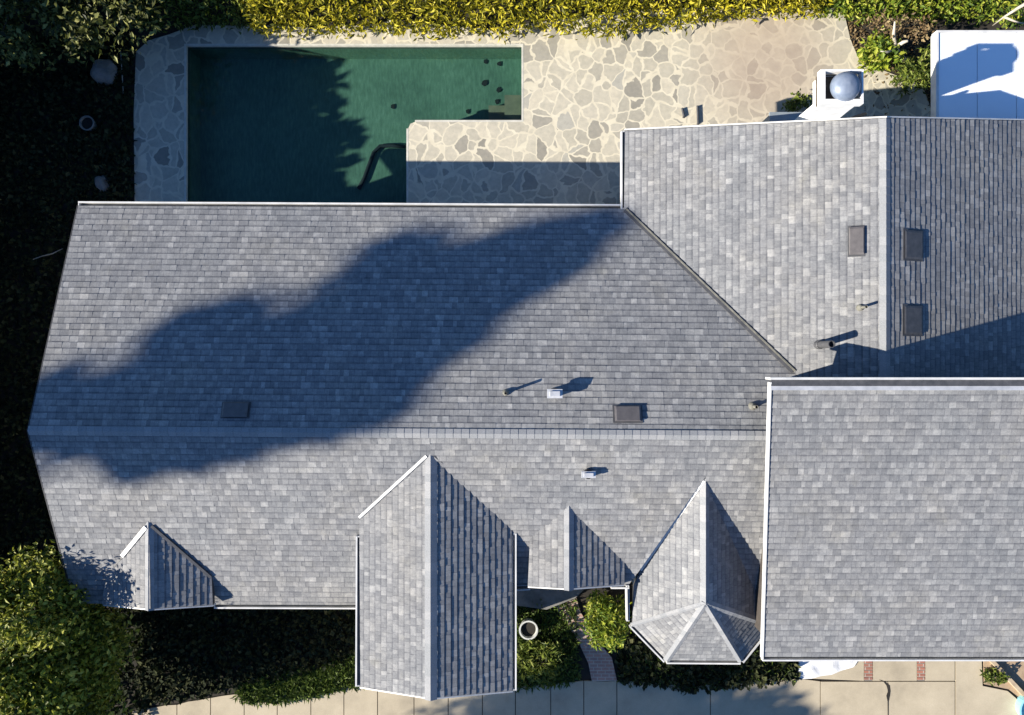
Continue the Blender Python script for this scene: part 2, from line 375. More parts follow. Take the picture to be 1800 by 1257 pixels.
def clip_half(poly, ax, val, keep_gt):
    out = []
    n = len(poly)
    for i in range(n):
        a, c = poly[i], poly[(i+1) % n]
        ia = (a[ax] >= val) == keep_gt or a[ax] == val; ic = (c[ax] >= val) == keep_gt or c[ax] == val
        if ia: out.append(a)
        if ia != ic:
            t = (val - a[ax]) / (c[ax] - a[ax])
            out.append((a[0]+t*(c[0]-a[0]), a[1]+t*(c[1]-a[1])))
    return out
def slope(plane, pts, edir, expo=.143, name='roof_slope'):
    """one roof slope: sheathing slab with shingle courses laid tab by tab. edir = plan direction of the eave."""
    W3 = [plane.at(*p) if len(p) == 2 else Vector(p) for p in pts]
    n = Vector((-plane.gx, -plane.gy, 1)).normalized()
    e = Vector((edir[0], edir[1], 0)).normalized(); e = Vector((e.x, e.y, plane.gx*e.x+plane.gy*e.y)).normalized()
    up = n.cross(e)
    if up.z < 0: up = -up
    o = W3[0]
    P2 = [((p-o).dot(e), (p-o).dot(up)) for p in W3]
    area = sum(P2[i][0]*P2[(i+1)%len(P2)][1]-P2[(i+1)%len(P2)][0]*P2[i][1] for i in range(len(P2)))
    if area < 0: P2 = P2[::-1]; W3 = W3[::-1]
    if e.cross(up).dot(n) < 0: flip = True
    else: flip = False
    # slab
    sb = MB(); k = len(W3)
    top = [p for p in W3]; bot = [p - Vector((0,0,.11)) for p in W3]
    sb.add(top+bot, [tuple(range(k)), tuple(range(2*k-1,k-1,-1))] + [(i,k+i,k+(i+1)%k,(i+1)%k) for i in range(k)])
    so_ = sb.build(name, M['under'], house)
    # shingles
    V = []; F = []; UV = []
    v0 = min(p[1] for p in P2); v1 = max(p[1] for p in P2)
    r = 0; v = v0 - .02
    while v < v1:
        strip = clip_half(clip_half(P2, 1, v, True), 1, v+expo, False) if v > v0-1 else P2
        if len(strip) >= 3:
            umin = min(p[0] for p in strip); umax = max(p[0] for p in strip)
            u = umin - random.uniform(0, .3)
            while u < umax:
                wd = random.choice((.08,.10,.12,.14,.17,.20)) * random.uniform(.85,1.15)
                cell = clip_half(clip_half(strip, 0, u, True), 0, u+wd, False)
                if len(cell) >= 3:
                    t = random.choice((.009,.010,.014)); jit = random.uniform(-.001,.001)
                    b0 = len(V); m_ = len(cell)
                    for (a, c_) in cell:
                        f = 1 - (c_-v)/expo
                        V.append(tuple(o + e*a + up*c_ + n*(.003+(t+jit)*f))); UV.append(((a-u)/wd, (c_-v)/expo))
                    for (a, c_) in cell: V.append(tuple(o + e*a + up*c_ - n*.002)); UV.append(((a-u)/wd, (c_-v)/expo))
                    fs = [tuple(b0+i for i in range(m_))] + [(b0+m_+i, b0+m_+(i+1)%m_, b0+(i+1)%m_, b0+i) for i in range(m_)]
                    if flip: fs = [f_[::-1] for f_ in fs]
                    F += fs
                u += wd
        v += expo; r += 1
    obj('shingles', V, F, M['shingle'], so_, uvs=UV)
    return so_

def ridge(a, b, pl, pr, half=.11, name='ridge_cap'):
    """overlapping cap shingles from a to b, bent over planes pl and pr"""
    a, b = Vector(a), Vector(b); d = (b-a); Ln = d.length; d.normalize()
    side = Vector((d.y, -d.x, 0)).normalized()
    def drop(pl_, s):
        q = a + side*s; return pl_.z(q.x, q.y) - a.z
    zl, zr = drop(pl, -half), drop(pr, half)
    m = MB(); n = max(2, int(Ln/.17)); st = Ln/n
    for i in range(n):
        p = a + d*(i*st); q = a + d*((i+1)*st+.03)
        h0, h1 = .022 + random.uniform(-.001,.001), .015
        vs = []
        for pt, h in ((p,h1),(q,h0)):
            vs += [pt - side*half + Vector((0,0,zl+h)), pt + Vector((0,0,h+.012)), pt + side*half + Vector((0,0,zr+h))]
        vs += [x - Vector((0,0,.025)) for x in vs]
        m.add(vs, [(0,1,4,3),(1,2,5,4),(3,4,10,9),(4,5,11,10),(0,3,9,6),(2,8,11,5),(1,0,6,7),(2,1,7,8)])
    return m.build(name, M['cap'], house)
def strip(a, b, w, mtl, name, h=.03, t=.02, off=0.0):
    """flat strip laid along a-b, w wide, raised h"""
    a, b = Vector(a), Vector(b); d = (b-a).normalized(); side = Vector((d.y,-d.x,0)).normalized()
    return MB().bar(a, b, side, (0,0,1), -w/2+off, w/2+off, h-t, h).build(name, mtl, house)
def gutter(pts, out, w=.12, h=.12):
    """open K gutter hung along a polyline of eave points, 'out' = outward plan direction per segment"""
    for i in range(len(pts)-1):
        a, b = Vector(pts[i]), Vector(pts[i+1]); o = Vector((*out[i], 0)).normalized()
        z = Vector((0,0,1)); t = .018
        g = MB()
        g.bar(a, b, o, z, .0, w, -h, -h+t)              # bottom
        g.bar(a, b, o, z, w-t-.008, w+.008, -h+.005, .012)  # outer lip
        g.bar(a, b, o, z, -.004, .010, -h+.003, -.03)   # back
        d = (b-a).normalized()
        g.bar(a, a+d*.02, o, z, .011, w-.032, -h+t+.001, .008)
        g.bar(b-d*.02, b, o, z, .011, w-.032, -h+t+.001, .008)
        go = g.build('gutter', M['white'], house)
        MB().bar(a+d*.022, b-d*.022, o, z, .013, w-.034, -h+t+.002, -h+t+.02).build('gutter_bed', M['gutter_in'], go)

# planes --------------------------------------------------------
sk = .0088
NM = Plane(-.324*sk, -.324, -10.1, 3.55, 2.6)
SM = Plane(.387*sk, .387, -10.1, -1.50, 4.24)
WU = Plane(.358, 0, 2.61, 0, 2.6)
rzU = WU.z(7.70, 0)
EU = Plane(-.345, 0, 7.70, 0, rzU)
LW = Plane(0, .29, 0, -.45, 5.2)
BL = Plane(.36, 0, -1.723, 0, 4.04); BR = Plane(-.385, 0, -1.723, 0, 4.04)
ML = Plane(.35, 0, 1.243, 0, 3.59); MR = Plane(-.40, 0, 1.243, 0, 3.59)
SL = Plane(.44, 0, -8.02, 0, 3.42); SR = Plane(-.43, 0, -8.02, 0, 3.42)
A = P(1240, 1060, 3.83)
E1, E2, E3, E4 = P(1112,1098,2.62), P(1172,1160,2.6), P(1302,1161,2.6), P(1354,1098,2.45)
TW = Plane.three(A, A+Vector((0,1,0)), E1); TSW = Plane.three(A, E1, E2); TS = Plane.three(A, E2, E3)
TSE = Plane.three(A, E3, E4); TE = Plane.three(A, A+Vector((0,1,0)), E4)

slope(NM, [(138,362),(1097,367),(1441,697),(1441,767),(50,757)], (1,-sk))
slope(SM, [(50,757),(757,762),(757,1063),(634,1063),(265,1062),(132,1060)], (1,-sk))
slope(SM, [(757,762),(1240,765),(1240,838),(1125,1001),(1103,1030),(757,1030)], (1,-sk))
slope(SM, [(1240,765),(1440,767),(1440,1096),(1352,1096),(1240,1010)], (1,-sk))
slope(WU, [(1099,230),(1559,208),(1554,700),(1440,697),(1097,367)], (0,1))
slope(EU, [(1559,208),(1960,216),(1960,700),(1554,700)], (0,1))
slope(LW, [(1356,683),(1960,683),(1960,1154),(1341,1154)], (1,0))
slope(BL, [(757,795),(632,910),(634,1207),(757,1227)], (0,1))
slope(BR, [(757,795),(899,906),(900,1214),(757,1227)], (0,1))
slope(ML, [(1001,885),(932,941),(928,1030),(1000,1034)], (0,1))
slope(MR, [(1001,885),(1097,968),(1097,1027),(1000,1034)], (0,1))
slope(SL, [(263,920),(186,1012),(180,1062),(265,1070)], (0,1))
slope(SR, [(263,920),(372,1015),(374,1063),(265,1070)], (0,1))
slope(TW, [(1240,838),(1125,1002),(1114,1030),(1112,1098),(1240,1060)], (0,1))
slope(TSW, [(1240,1060),(1112,1098),(1172,1160)], tuple((E2-E1)[:2]))
slope(TS, [(1240,1060),(1172,1160),(1302,1161)], (1,0))
slope(TSE, [(1240,1060),(1302,1161),(1354,1098)], tuple((E4-E3)[:2]))
slope(TE, [(1240,838),(1320,990),(1354,1098),(1240,1060)], (0,1))

# ridge caps ----------------------------------------------------
def ridge_on(pa, pb, p, q, half=.15): 
    a, b = p.at(*pa), p.at(*pb); return ridge(a, b, p, q, half)
a, b_ = SM.at(50,757), SM.at(1352,766)
ridge(a, b_, NM, SM, .10)
ridge(Vector((7.70, WU.at(1559,208).y, rzU)), Vector((7.70, -.4, rzU)), EU, WU)
ridge(Vector((-1.723, BL.at(757,796).y+.1, 4.04)), Vector((-1.723, BL.at(757,1227).y-.02, 4.04)), BR, BL, .13) 
ridge(Vector((1.243, ML.at(1000,884).y+.1, 3.59)), Vector((1.243, ML.at(1000,1034).y-.02, 3.59)), MR, ML, .11)
ridge(Vector((-8.02, SL.at(263,919).y+.1, 3.42)), Vector((-8.02, SL.at(265,1070).y-.02, 3.42)), SR, SL, .10)
ridge(Vector((A.x, TW.at(1240,836).y+.1, A.z)), A, TE, TW, .10)
for E, p, q in ((E1,TW,TSW),(E2,TSW,TS),(E3,TS,TSE),(E4,TSE,TE)):
    ridge(A+Vector((0,0,.01)), E+Vector((0,0,.01)), q, p, .08 if E is not E1 else .05)

# valley flashing -----------------------------------------------
def val(pl, a, b, w=.09, h=.05, mtl='flash', off=0):
    strip(pl.at(*a), pl.at(*b), w, M[mtl], 'valley_flashing', h, .05, off)
val(WU, (1099,368), (1394,652), .13, .03, 'darkmetal'); val(WU, (1101,366), (1398,651), .03, .045, 'pipe', .02)
val(BL, (750,801), (632,909), .06, .06, 'white'); val(BR, (763,799), (898,904), .06, .05, 'darkmetal')  # west strip white, east strip dark: sun and shade put into colour
val(ML, (997,888), (932,941), .04, .03, 'vent'); val(MR, (1006,889), (1097,967), .07, .04, 'vent')
val(SL, (258,926), (216,977), .09, .06, 'white'); val(SL, (216,977), (186,1012), .06, .03, 'darkmetal')
val(SR, (268,924), (372,1014), .06, .05, 'darkmetal')  # side away from the sun coloured dark to match its shade
val(TW, (1236,844), (1125,1001), .07, .06, 'white'); val(TE, (1246,850), (1318,988), .05, .03, 'darkmetal')  # sunlit white and shaded dark painted into the turret strips too

# rake boards and fascias --------------------------------------
def board(a, b, name='rake_board', w=.03, h=.18, mtl='white', up=.02):
    a, b = Vector(a), Vector(b); d = (b-a).normalized(); side = Vector((d.y,-d.x,0)).normalized()
    MB().bar(a, b, side, (0,0,1), -w/2, w/2, -h, up).build(name, M[mtl], house)
nw, wr, sw = NM.at(138,361), NM.at(50,757), SM.at(131,1061)
board(nw+Vector((-.02,0,0)), wr+Vector((-.02,0,0)), mtl='under', up=.0); board(wr+Vector((-.02,0,0)), sw+Vector((-.02,0,0)), mtl='under', up=.0)
board(BL.at(632,1208)+Vector((0,-.02,0)), BL.at(757,1228)+Vector((0,-.02,0)), up=-.02); board(BR.at(757,1228)+Vector((0,-.02,0)), BR.at(902,1215)+Vector((0,-.02,0)), up=-.02)
board(ML.at(928,1031)+Vector((0,-.02,0)), ML.at(1000,1035)+Vector((0,-.02,0)), up=-.02); board(MR.at(1000,1035)+Vector((0,-.02,0)), MR.at(1097,1028)+Vector((0,-.02,0)), up=-.02)
board(SL.at(180,1063)+Vector((0,-.02,0)), SL.at(265,1071)+Vector((0,-.02,0)), up=-.02); board(SR.at(265,1071)+Vector((0,-.02,0)), SR.at(374,1064)+Vector((0,-.02,0)), up=-.02)
board(WU.at(1098,229)+Vector((0,.02,0)), WU.at(1559,207)+Vector((0,.02,0)), up=.0); board(EU.at(1559,207)+Vector((0,.02,0)), EU.at(1960,215)+Vector((0,.02,0)), up=.0)
lw0, lw1 = LW.at(1354,672), LW.at(1340,1157)
board(lw0, lw1, w=.03, h=.10, up=.035)
# raised clerestory cap of the front wing
x0, x1, yy = lw0.x-.02, P(1960,672,5.2).x, lw0.y
MB().box(x0, yy+.05, 4.98, x1, yy+.095, 5.25).build('fascia', M['white'], house)
MB().box(x0+.03, yy-.07, 5.10, x1, yy+.048, 5.215).build('ridge_flashing', M['darkmetal'], house)
MB().box(x0+.03, yy-.155, 5.10, x1, yy-.073, 5.205).build('ridge_trim', M['flash'], house)

# gutters -------------------------------------------------------
z = -.015
def g3(pl, *pp): return [pl.at(*p)+Vector((0,0,z)) for p in pp]
gutter(g3(NM, (137,362),(1094,367)), [(0,1)], .10)
gutter(g3(WU, (1099,367),(1099,230)), [(-1,0)], .09)
gutter(g3(SM, (376,1062),(628,1063)), [(0,-1)], .10)
gutter(g3(BL, (634,943),(633,1207)), [(-1,0)], .10)
gutter(g3(BR, (901,938),(901,1214)), [(1,0)], .08)
gutter(g3(LW, (1341,1154),(1960,1154)), [(0,-1)], .10)
gutter([E1+Vector((0,0,z)), E2+Vector((0,0,z)), E3+Vector((0,0,z)), E3.lerp(E4,.62)+Vector((0,0,z))], [((E2-E1).y, -(E2-E1).x), (0,-1), ((E4-E3).y, -(E4-E3).x)], .09)
gutter([P(1074,1029,2.9), P(1106,1029,2.9), P(1107,1092,2.64)], [(0,-1),(-1,0)], .07)
gutter([P(903,1031,2.9), P(932,1029,2.9)], [(0,-1)], .10)
# downspouts at wall corners
def down(p, ztop):
    MB().tube([Vector((p.x,p.y,ztop)), Vector((p.x,p.y,.15))], .04, 8).build('downspout', M['white'], house)
# walls ---------------------------------------------------------
def walls(b, poly, zf, t=.15):
    n = len(poly)
    for i in range(n):
        a, c = Vector((*poly[i],0)), Vector((*poly[(i+1)%n],0)); d = (c-a); k = max(1,int(d.length/.5))
        nn = Vector((d.y,-d.x,0)).normalized()*-t
        for j in range(k):
            p, q = a+d*(j/k), a+d*((j+1)/k)
            zp, zq = zf(p.x,p.y)-.14, zf(q.x,q.y)-.14
            b.add([(p.x,p.y,0),(q.x,q.y,0),(q.x,q.y,zq),(p.x,p.y,zp)], [(0,1,2,3)])
wb = MB()
mainz = lambda x, y: min(NM.z(x,y), SM.z(x,y))
walls(wb, [(-9.4,-5.25),(5.2,-5.0),(5.2,3.1),(-9.4,3.1)], mainz)
wingz = lambda x, y: min(WU.z(x,y), EU.z(x,y))
walls(wb, [(3.0,-.4),(13.2,-.4),(13.2,4.75),(3.0,4.75)], wingz)
wb.build('wall', M['stucco'], house); wb = MB()
walls(wb, [(5.6,-6.2),(13.2,-6.2),(13.2,-.55),(5.6,-.55)], LW.z)
wb.build('wall', M['siding'], house); wb = MB()
bz = lambda x, y: min(BL.z(x,y), BR.z(x,y))
walls(wb, [(-3.15,-7.1),(-.2,-7.1),(-.2,-4.9),(-3.15,-4.9)], bz)
wb.build('wall', M['stucco'], house); wb = MB()
walls(wb, [(3.15,-5.0),(3.15,-5.9),(3.85,-6.6),(5.1,-6.6),(5.7,-5.9),(5.7,-5.0)], lambda x, y: 2.72)
wb.build('wall', M['stucco'], house)

# roof vents ----------------------------------------------------
def boxvent(pl, u, v, wu, wv, h=.13, mt='vent'):
    """low box vent sitting square on the slope"""
    c = pl.at(u, v); n = Vector((-pl.gx,-pl.gy,1)).normalized(); x = Vector((1,0,pl.gx)).normalized(); y = n.cross(x)
    a, bb = wu/2, wv/2
    m = MB()
    lo = [c + x*i*a*1.12 + y*j*bb*1.12 + n*.02 for i, j in ((-1,-1),(1,-1),(1,1),(-1,1))]
    mid = [c + x*i*a + y*j*bb + n*(h*.8) for i, j in ((-1,-1),(1,-1),(1,1),(-1,1))]
    hi = [c + x*i*a*.86 + y*j*bb*.86 + n*h for i, j in ((-1,-1),(1,-1),(1,1),(-1,1))]
    base_ = [c + x*i*a*.9 + y*j*bb*.9 + n*.024 for i, j in ((-1,-1),(1,-1),(1,1),(-1,1))]
    m.add(base_+mid+hi, [(0,1,5,4),(1,2,6,5),(2,3,7,6),(3,0,4,7),(4,5,9,8),(5,6,10,9),(6,7,11,10),(7,4,8,11),(8,9,10,11)])
    o = m.build('roof_vent', M[mt], house)
    MB().add(lo+[p - n*.02 for p in lo], [(0,1,2,3),(0,4,5,1),(1,5,6,2),(2,6,7,3),(3,7,4,0)]).build('vent_flange', M['darkmetal'], o)
boxvent(WU, 1505, 424, .29, .58, .09)
boxvent(EU, 1604, 431, .50, .60, .05, 'darkmetal'); boxvent(EU, 1603, 563, .50, .60, .05, 'darkmetal')
boxvent(NM, 1103, 728, .56, .34, .08); boxvent(NM, 415, 721, .54, .32, .08)
def pipe(pl, u, v, r, h, cap=0, mt='pipe', hood=None, fl=2.6):
    c = pl.at(u, v)
    m = MB().lathe(c, [(r*fl,-.06),(r*fl*.85,.05),(r*1.25,.09),(r*1.1,.10)], 14); 
    o = m.build('vent_pipe', M[mt if not hood else hood], house)
    MB().lathe(c, [(r,0),(r,h),(r*.82,h),(r*.82,h-.15),(0,h-.15)], 14).build('stack', M[mt], o)
    if cap:
        MB().lathe(c+Vector((0,0,h+.03)), [(cap,-.03),(cap,.03),(cap*.5,.09),(0,.10)], 16).build('rain_cap', M[hood or mt], o)
pipe(NM, 889, 690, .030, .32); pipe(NM, 1322, 714, .035, .28); pipe(WU, 1511, 541, .03, .28)
pipe(WU, 1439, 606, .075, .60, 0, 'darkmetal', None, 1.4)
def hoodvent(pl, u, v, h, wx, wy):
    c = pl.at(u, v)
    o = MB().lathe(c, [(.12,-.06),(.10,h*.4),(.10,h)], 14).build('vent_pipe', M['darkmetal'], house)
    MB().box(c.x-wx/2, c.y-wy/2, c.z+h*.75, c.x+wx/2, c.y+wy/2, c.z+h*.75+.07).box(c.x-wx*.32, c.y-wy*.28, c.z+h*.75+.07, c.x+wx*.32, c.y+wy*.28, c.z+h*.75+.11).build('rain_cap', M['flash'], o)
hoodvent(NM, 974, 691, .26, .32, .19); hoodvent(SM, 1033, 832, .15, .30, .14)
# chimney -------------------------------------------------------
ct = 5.0; c0 = P(1443,182,ct); c1 = P(1518,122,ct)
m = MB()
def ringbox(m, levels):
    for (a, c) in zip(levels, levels[1:]):
        (x0,y0,x1,y1,z0), (X0_,Y0_,X1_,Y1_,z1) = a, c
        m.add([(x0,y0,z0),(x1,y0,z0),(x1,y1,z0),(x0,y1,z0),(X0_,Y0_,z1),(X1_,Y0_,z1),(X1_,Y1_,z1),(X0_,Y1_,z1)],
              [(0,1,5,4),(1,2,6,5),(2,3,7,6),(3,0,4,7)])
x0,y0,x1,y1 = c0.x,c0.y,c1.x,c1.y
ringbox(m, [(x0+.26,y0+.02,x1-.05,y1-.34,0),(x0+.26,y0+.02,x1-.05,y1-.34,4.1),(x0+.06,y0+.03,x1-.06,y1-.06,4.5),(x0+.06,y0+.03,x1-.06,y1-.06,ct-.16)])
chim = m.build('chimney', M['whitewash'], house)
m = MB(); t = .07
for bx in ((x0,y0,x1,y0+t+.02),(x0,y1-.035,x1,y1),(x0,y0+t+.02,x0+t+.02,y1-.035),(x1-.035,y0+t+.02,x1,y1-.035)): m.box(bx[0],bx[1],ct-.16,bx[2],bx[3],ct)
m.build('chimney_crown', M['whitewash'], chim)
MB().box(x0+.05,y0+.05,ct-.35,x1-.02,y1-.02,ct-.20).build('flue_bed', M['bark'], chim)
cc = P(1488,151,ct+.05)
MB().lathe((cc.x,cc.y,ct-.20), [(.15,0),(.15,.10),(.27,.13),(.295,.18),(.28,.26),(.22,.34),(.12,.39),(0,.41)], 28).build('flue_dome', M['dome'], chim, smooth=True)
m = MB()
pts = [P(u,v,4.15) for u,v in ((1493,214),(1497,208),(1506,205),(1522,200))]
m.tube(pts, .035, 6).build('cable', M['hose'], chim)

# ------------------------------------------------------------------ patio cover
pc0, pc1 = P(1648,205,2.4), P(1960,58,2.4)
cover = empty('patio_cover', ((pc0.x+pc1.x)/2,(pc0.y+pc1.y)/2,0), 'flat white panelled patio cover striped with shade, right of the chimney', 'patio cover')
seams = [pc0.x, P(1718,0,2.4).x, P(1787,0,2.4).x, P(1856,0,2.4).x, P(1925,0,2.4).x, pc1.x]
for a, c in zip(seams, seams[1:]):
    MB().box(a+.012, pc0.y-1.6, 2.33, c-.012, pc1.y-.004, 2.40).build('panel', M['panel'], cover)
m = MB()
for a in seams[1:-1]: m.box(a-.012, pc0.y-1.6, 2.31, a+.012, pc1.y-.006, 2.375)
m.build('seam', M['seam'], cover)
MB().box(pc0.x-.03, pc1.y, 2.22, pc1.x, pc1.y+.05, 2.43).box(pc0.x-.05, pc0.y-1.6, 2.22, pc0.x+.01, pc1.y-.002, 2.43).build('fascia', M['white'], cover)
for x in (pc0.x+1.3, pc1.x-.6): MB().box(x-.06, pc1.y-1.6, 0, x+.06, pc1.y-1.48, 2.32).build('post', M['white'], cover)

# ------------------------------------------------------------------ foliage tools
def leaf_mesh(pts, size, up=.35, jit=.5, aspect=.5, flat=None):
    """numpy diamond leaves at pts; returns verts, faces"""
    n = len(pts); pts = np.asarray(pts)
    d = rng.normal(size=(n,3)); d[:,2] = d[:,2]*.6 + up*.3; d /= np.linalg.norm(d,axis=1)[:,None]
    nn = rng.normal(size=(n,3))*.8; nn[:,2] += 1.0 if flat is None else flat
    s = np.cross(d, nn); s /= np.linalg.norm(s,axis=1)[:,None]
    u = np.cross(s, d)
    L_ = size*(1+jit*(rng.random(n)-.5)*2)[:,None]; W_ = L_*aspect
    a = pts; t = pts + d*L_; l = pts + d*L_*.45 + s*W_*.5 + u*L_*.10; r = pts + d*L_*.45 - s*W_*.5 + u*L_*.10
    v = np.stack([a, l, t, r], 1).reshape(-1,3)
    idx = np.arange(n)*4
    f = np.concatenate([np.stack([idx, idx+2, idx+1],1), np.stack([idx, idx+3, idx+2],1)]).tolist()
    return v, f
def clump_points(centers, rads, per):
    out = []
    for c, r in zip(centers, rads):
        q = rng.normal(size=(per,3)); q /= np.linalg.norm(q,axis=1)[:,None]
        q *= (rng.random(per)**.45)[:,None]*r
        out.append(q + np.array(c))
    return np.concatenate(out)
def ellip_centers(c, rad, n, inner=.35):
    q = rng.normal(size=(n,3)); q /= np.linalg.norm(q,axis=1)[:,None]
    q *= (inner + (1-inner)*rng.random(n)**.6)[:,None]
    return q*np.array(rad)+np.array(c)
def leaves(name, pts, size, m, parent=None, origin=None, **kw):
    v, f = leaf_mesh(pts, size, **kw); return obj(name, v, f, M[m], parent, origin)
def trunk_obj(parent, base_, top, r, limbs, mtl='bark'):
    m = MB(); base_, top = Vector(base_), Vector(top)
    k = 6
    pts = [base_.lerp(top, i/k) + Vector((random.uniform(-1,1),random.uniform(-1,1),0))*r*.5*(i>0) for i in range(k+1)]
    m.tube(pts, [r*(1-.55*i/k) for i in range(k+1)], 10)
    for l in limbs:
        l = Vector(l); t = random.uniform(.45,.95); s = base_.lerp(top, t); mid = s.lerp(l,.5)+Vector((0,0,.15*(l-s).length))
        m.tube([s, mid, l], [r*.35, r*.22, r*.06], 6)
    return m.build('trunk', M[mtl], parent, smooth=True)
def tree(name, base_, c, rad, nclump, cr, per, size, m, label, cat, trunk_r=.14, bark='bark', group=None, **kw):
    e = empty(name, base_, label, cat, group)
    cs = ellip_centers(c, rad, nclump)
    cs[:,2] = np.maximum(cs[:,2], cr*.5)
    trunk_obj(e, base_, (c[0],c[1],c[2]), trunk_r, [tuple(x) for x in cs[:14]], bark)
    pts = clump_points(cs, cr*(.6+.8*rng.random(nclump)), per)
    pts[:,2] = np.maximum(pts[:,2], .05)
    leaves('crown', pts, size, m, e, **kw)
    return e

# ---- long hedge along the top edge
def hedge(name, x0, x1, yfun, y_top, h, n, size, m, label, cat='hedge', **kw):
    ymid = (yfun((x0+x1)/2)+y_top)/2
    e = empty(name, ((x0+x1)/2, ymid, 0), label, cat)
    u = rng.random(n)*(x1-x0)+x0
    yf = np.array([yfun(a) for a in u]); v = yf + rng.random(n)**1.1*(y_top-yf)
    hh = np.array([h*(1+.28*noise.noise(Vector((a*1.1,b_*1.1,0))))*min(1,(.30+(b_-c)/.55)) for a,b_,c in zip(u,v,yf)])
    z = hh*(rng.random(n)**.28)
    ed = rng.random(n) < .10; z[ed] = hh[ed]*rng.random(ed.sum())
    leaves('foliage', np.stack([u,v,z],1), size, m, e, **kw)
    a = x0+.4
    while a < x1-.2:
        MB().tube([(a, ymid, 0), (a+random.uniform(-.1,.1), ymid+random.uniform(-.15,.15), h*.75)], [.05,.02], 6).build('stem', M['bark'], e); a += random.uniform(.8,1.3)
    return e
def edge(seed, y): return lambda x: y + .22*noise.noise(Vector((x*.7,seed,0))) + .12*noise.noise(Vector((x*2.7,seed,3)))
hz = 1.5; kk = (CAM_H-hz*.5)/1200
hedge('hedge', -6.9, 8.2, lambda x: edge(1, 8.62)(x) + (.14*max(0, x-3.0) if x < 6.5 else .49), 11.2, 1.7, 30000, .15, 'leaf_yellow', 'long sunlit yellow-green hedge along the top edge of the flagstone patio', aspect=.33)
hedge('hedge', -10.4, -6.7, edge(5, 8.8), 11.2, 1.5, 7000, .15, 'leaf_green', 'short green hedge section in tree shade behind the far left pool corner', aspect=.38)  # leaf tone darker than the sunlit length, shade put into the colour
hedge('hedge', 8.1, 13.6, lambda x: edge(9, 9.1)(x)-.03*(x-8), 11.2, 1.35, 11000, .13, 'leaf_lime', 'olive and lime hedge with bare brown gaps above the white patio cover', aspect=.4)

# ---- tall hedge west of the lot
e = empty('tall_hedge', (-15.2, 2.5, 0), 'tall dark hedge row shading the left side of the house', 'hedge')
n = 26000
y = rng.random(n)*19.5-6.3
top = np.array([4.25+.55*noise.noise(Vector((a*.9,0,7)))+.5*noise.noise(Vector((a*3.1,4,7))) for a in y])
zz_ = top*(rng.random(n)**.7); xx = -15.2 + rng.normal(size=n)*.38
leaves('foliage', np.stack([xx,y,zz_],1), .36, 'leaf_dark', e, aspect=.7)
a = -6
while a < 13: MB().tube([(-15.2,a,0),(-15.2,a,3.0)], [.09,.04], 6).build('stem', M['bark'], e); a += 1.3

# ---- trees
tree('tree', (-11.3,9.7,0), (-11.4,9.5,2.0), (2.9,2.5,1.0), 100, .55, 150, .15, 'leaf_olive', 'dark olive tree crown in the top left corner above the boulders', 'tree', aspect=.5)
tree('tree', (-11.3,-7.4,0), (-11.15,-7.45,2.8), (1.75,2.95,1.6), 240, .55, 260, .125, 'leaf_tree', 'leafy green tree at the lower left corner overhanging the roof corner', 'tree', aspect=.5)
# tall slim tree further west whose crown shades the long roof
def tall():
    t = 21.0; D3 = Vector((-1.88, -.66, 1.0))
    lobes = [(1050,402,10),(1015,408,17),(975,420,28),(1000,455,16),(935,440,40),(885,450,55),(950,490,30),(845,500,78),(790,520,88),(725,530,82),(665,500,60),(640,590,95),(640,480,45),(680,470,45),(380,575,48),(330,580,40),(600,700,60),(640,690,50),(700,660,55),(560,640,100),(690,610,90),
             (600,690,60),(490,620,70),(480,690,85),(400,600,52),(350,620,66),(420,690,90),(300,690,88),(240,690,48),(210,750,70),(140,735,60),(90,750,60),(60,700,20),(240,800,42),(200,815,22),
             (300,790,40),(440,755,48),(370,770,50),(520,735,40),(760,600,60),(820,575,40),(-40,740,70),(-160,790,80),(-300,830,80),(-420,880,70)]
    cs = []; rs = []; per = []
    for u, v, rp in lobes:
        pl = NM if v < 757 else SM
        g = pl.at(max(u, 40), v) if u > 0 else P(u, v, 3.0)
        q0_ = g + D3*t; rr = rp*.0125
        for k in range(max(4, int(rr*rr*22))):
            ang = random.uniform(0,6.283); q = rr*math.sqrt(random.random())*.85; along = random.uniform(-1.0,1.0)
            # offsets perpendicular to the light, plus depth along it
            p_ = q0_ + Vector((-.33,.94,0))*q*math.cos(ang) + Vector((.19,.07,.42))*q*math.sin(ang) + D3*along
            cs.append(tuple(p_)); rs.append(random.choice((.14,.22,.3)))
    zs = [c[2] for c in cs]; top = max(cs, key=lambda c: c[2]); low = min(cs, key=lambda c: c[2])
    b0 = Vector((top[0]-.8, top[1]-1.2, 0))
    e = empty('tall_tree', b0, 'very tall slender tree left of the house whose shadow crosses the long roof', 'tree')
    trunk_obj(e, b0, Vector(top)-Vector((0,0,1)), .35, cs[::20])
    leaves('crown', clump_points(cs, rs, 70), .30, 'leaf_dark', e, aspect=.65)
tall()
tree('street_tree', (-14.4,-16.6,0), (-14.4,-16.15,9), (4.7,2.1,1.0), 78, .6, 130, .28, 'leaf_dark', 'broad tree below the frame whose dappled shade lies on the front path', 'tree', trunk_r=.2)
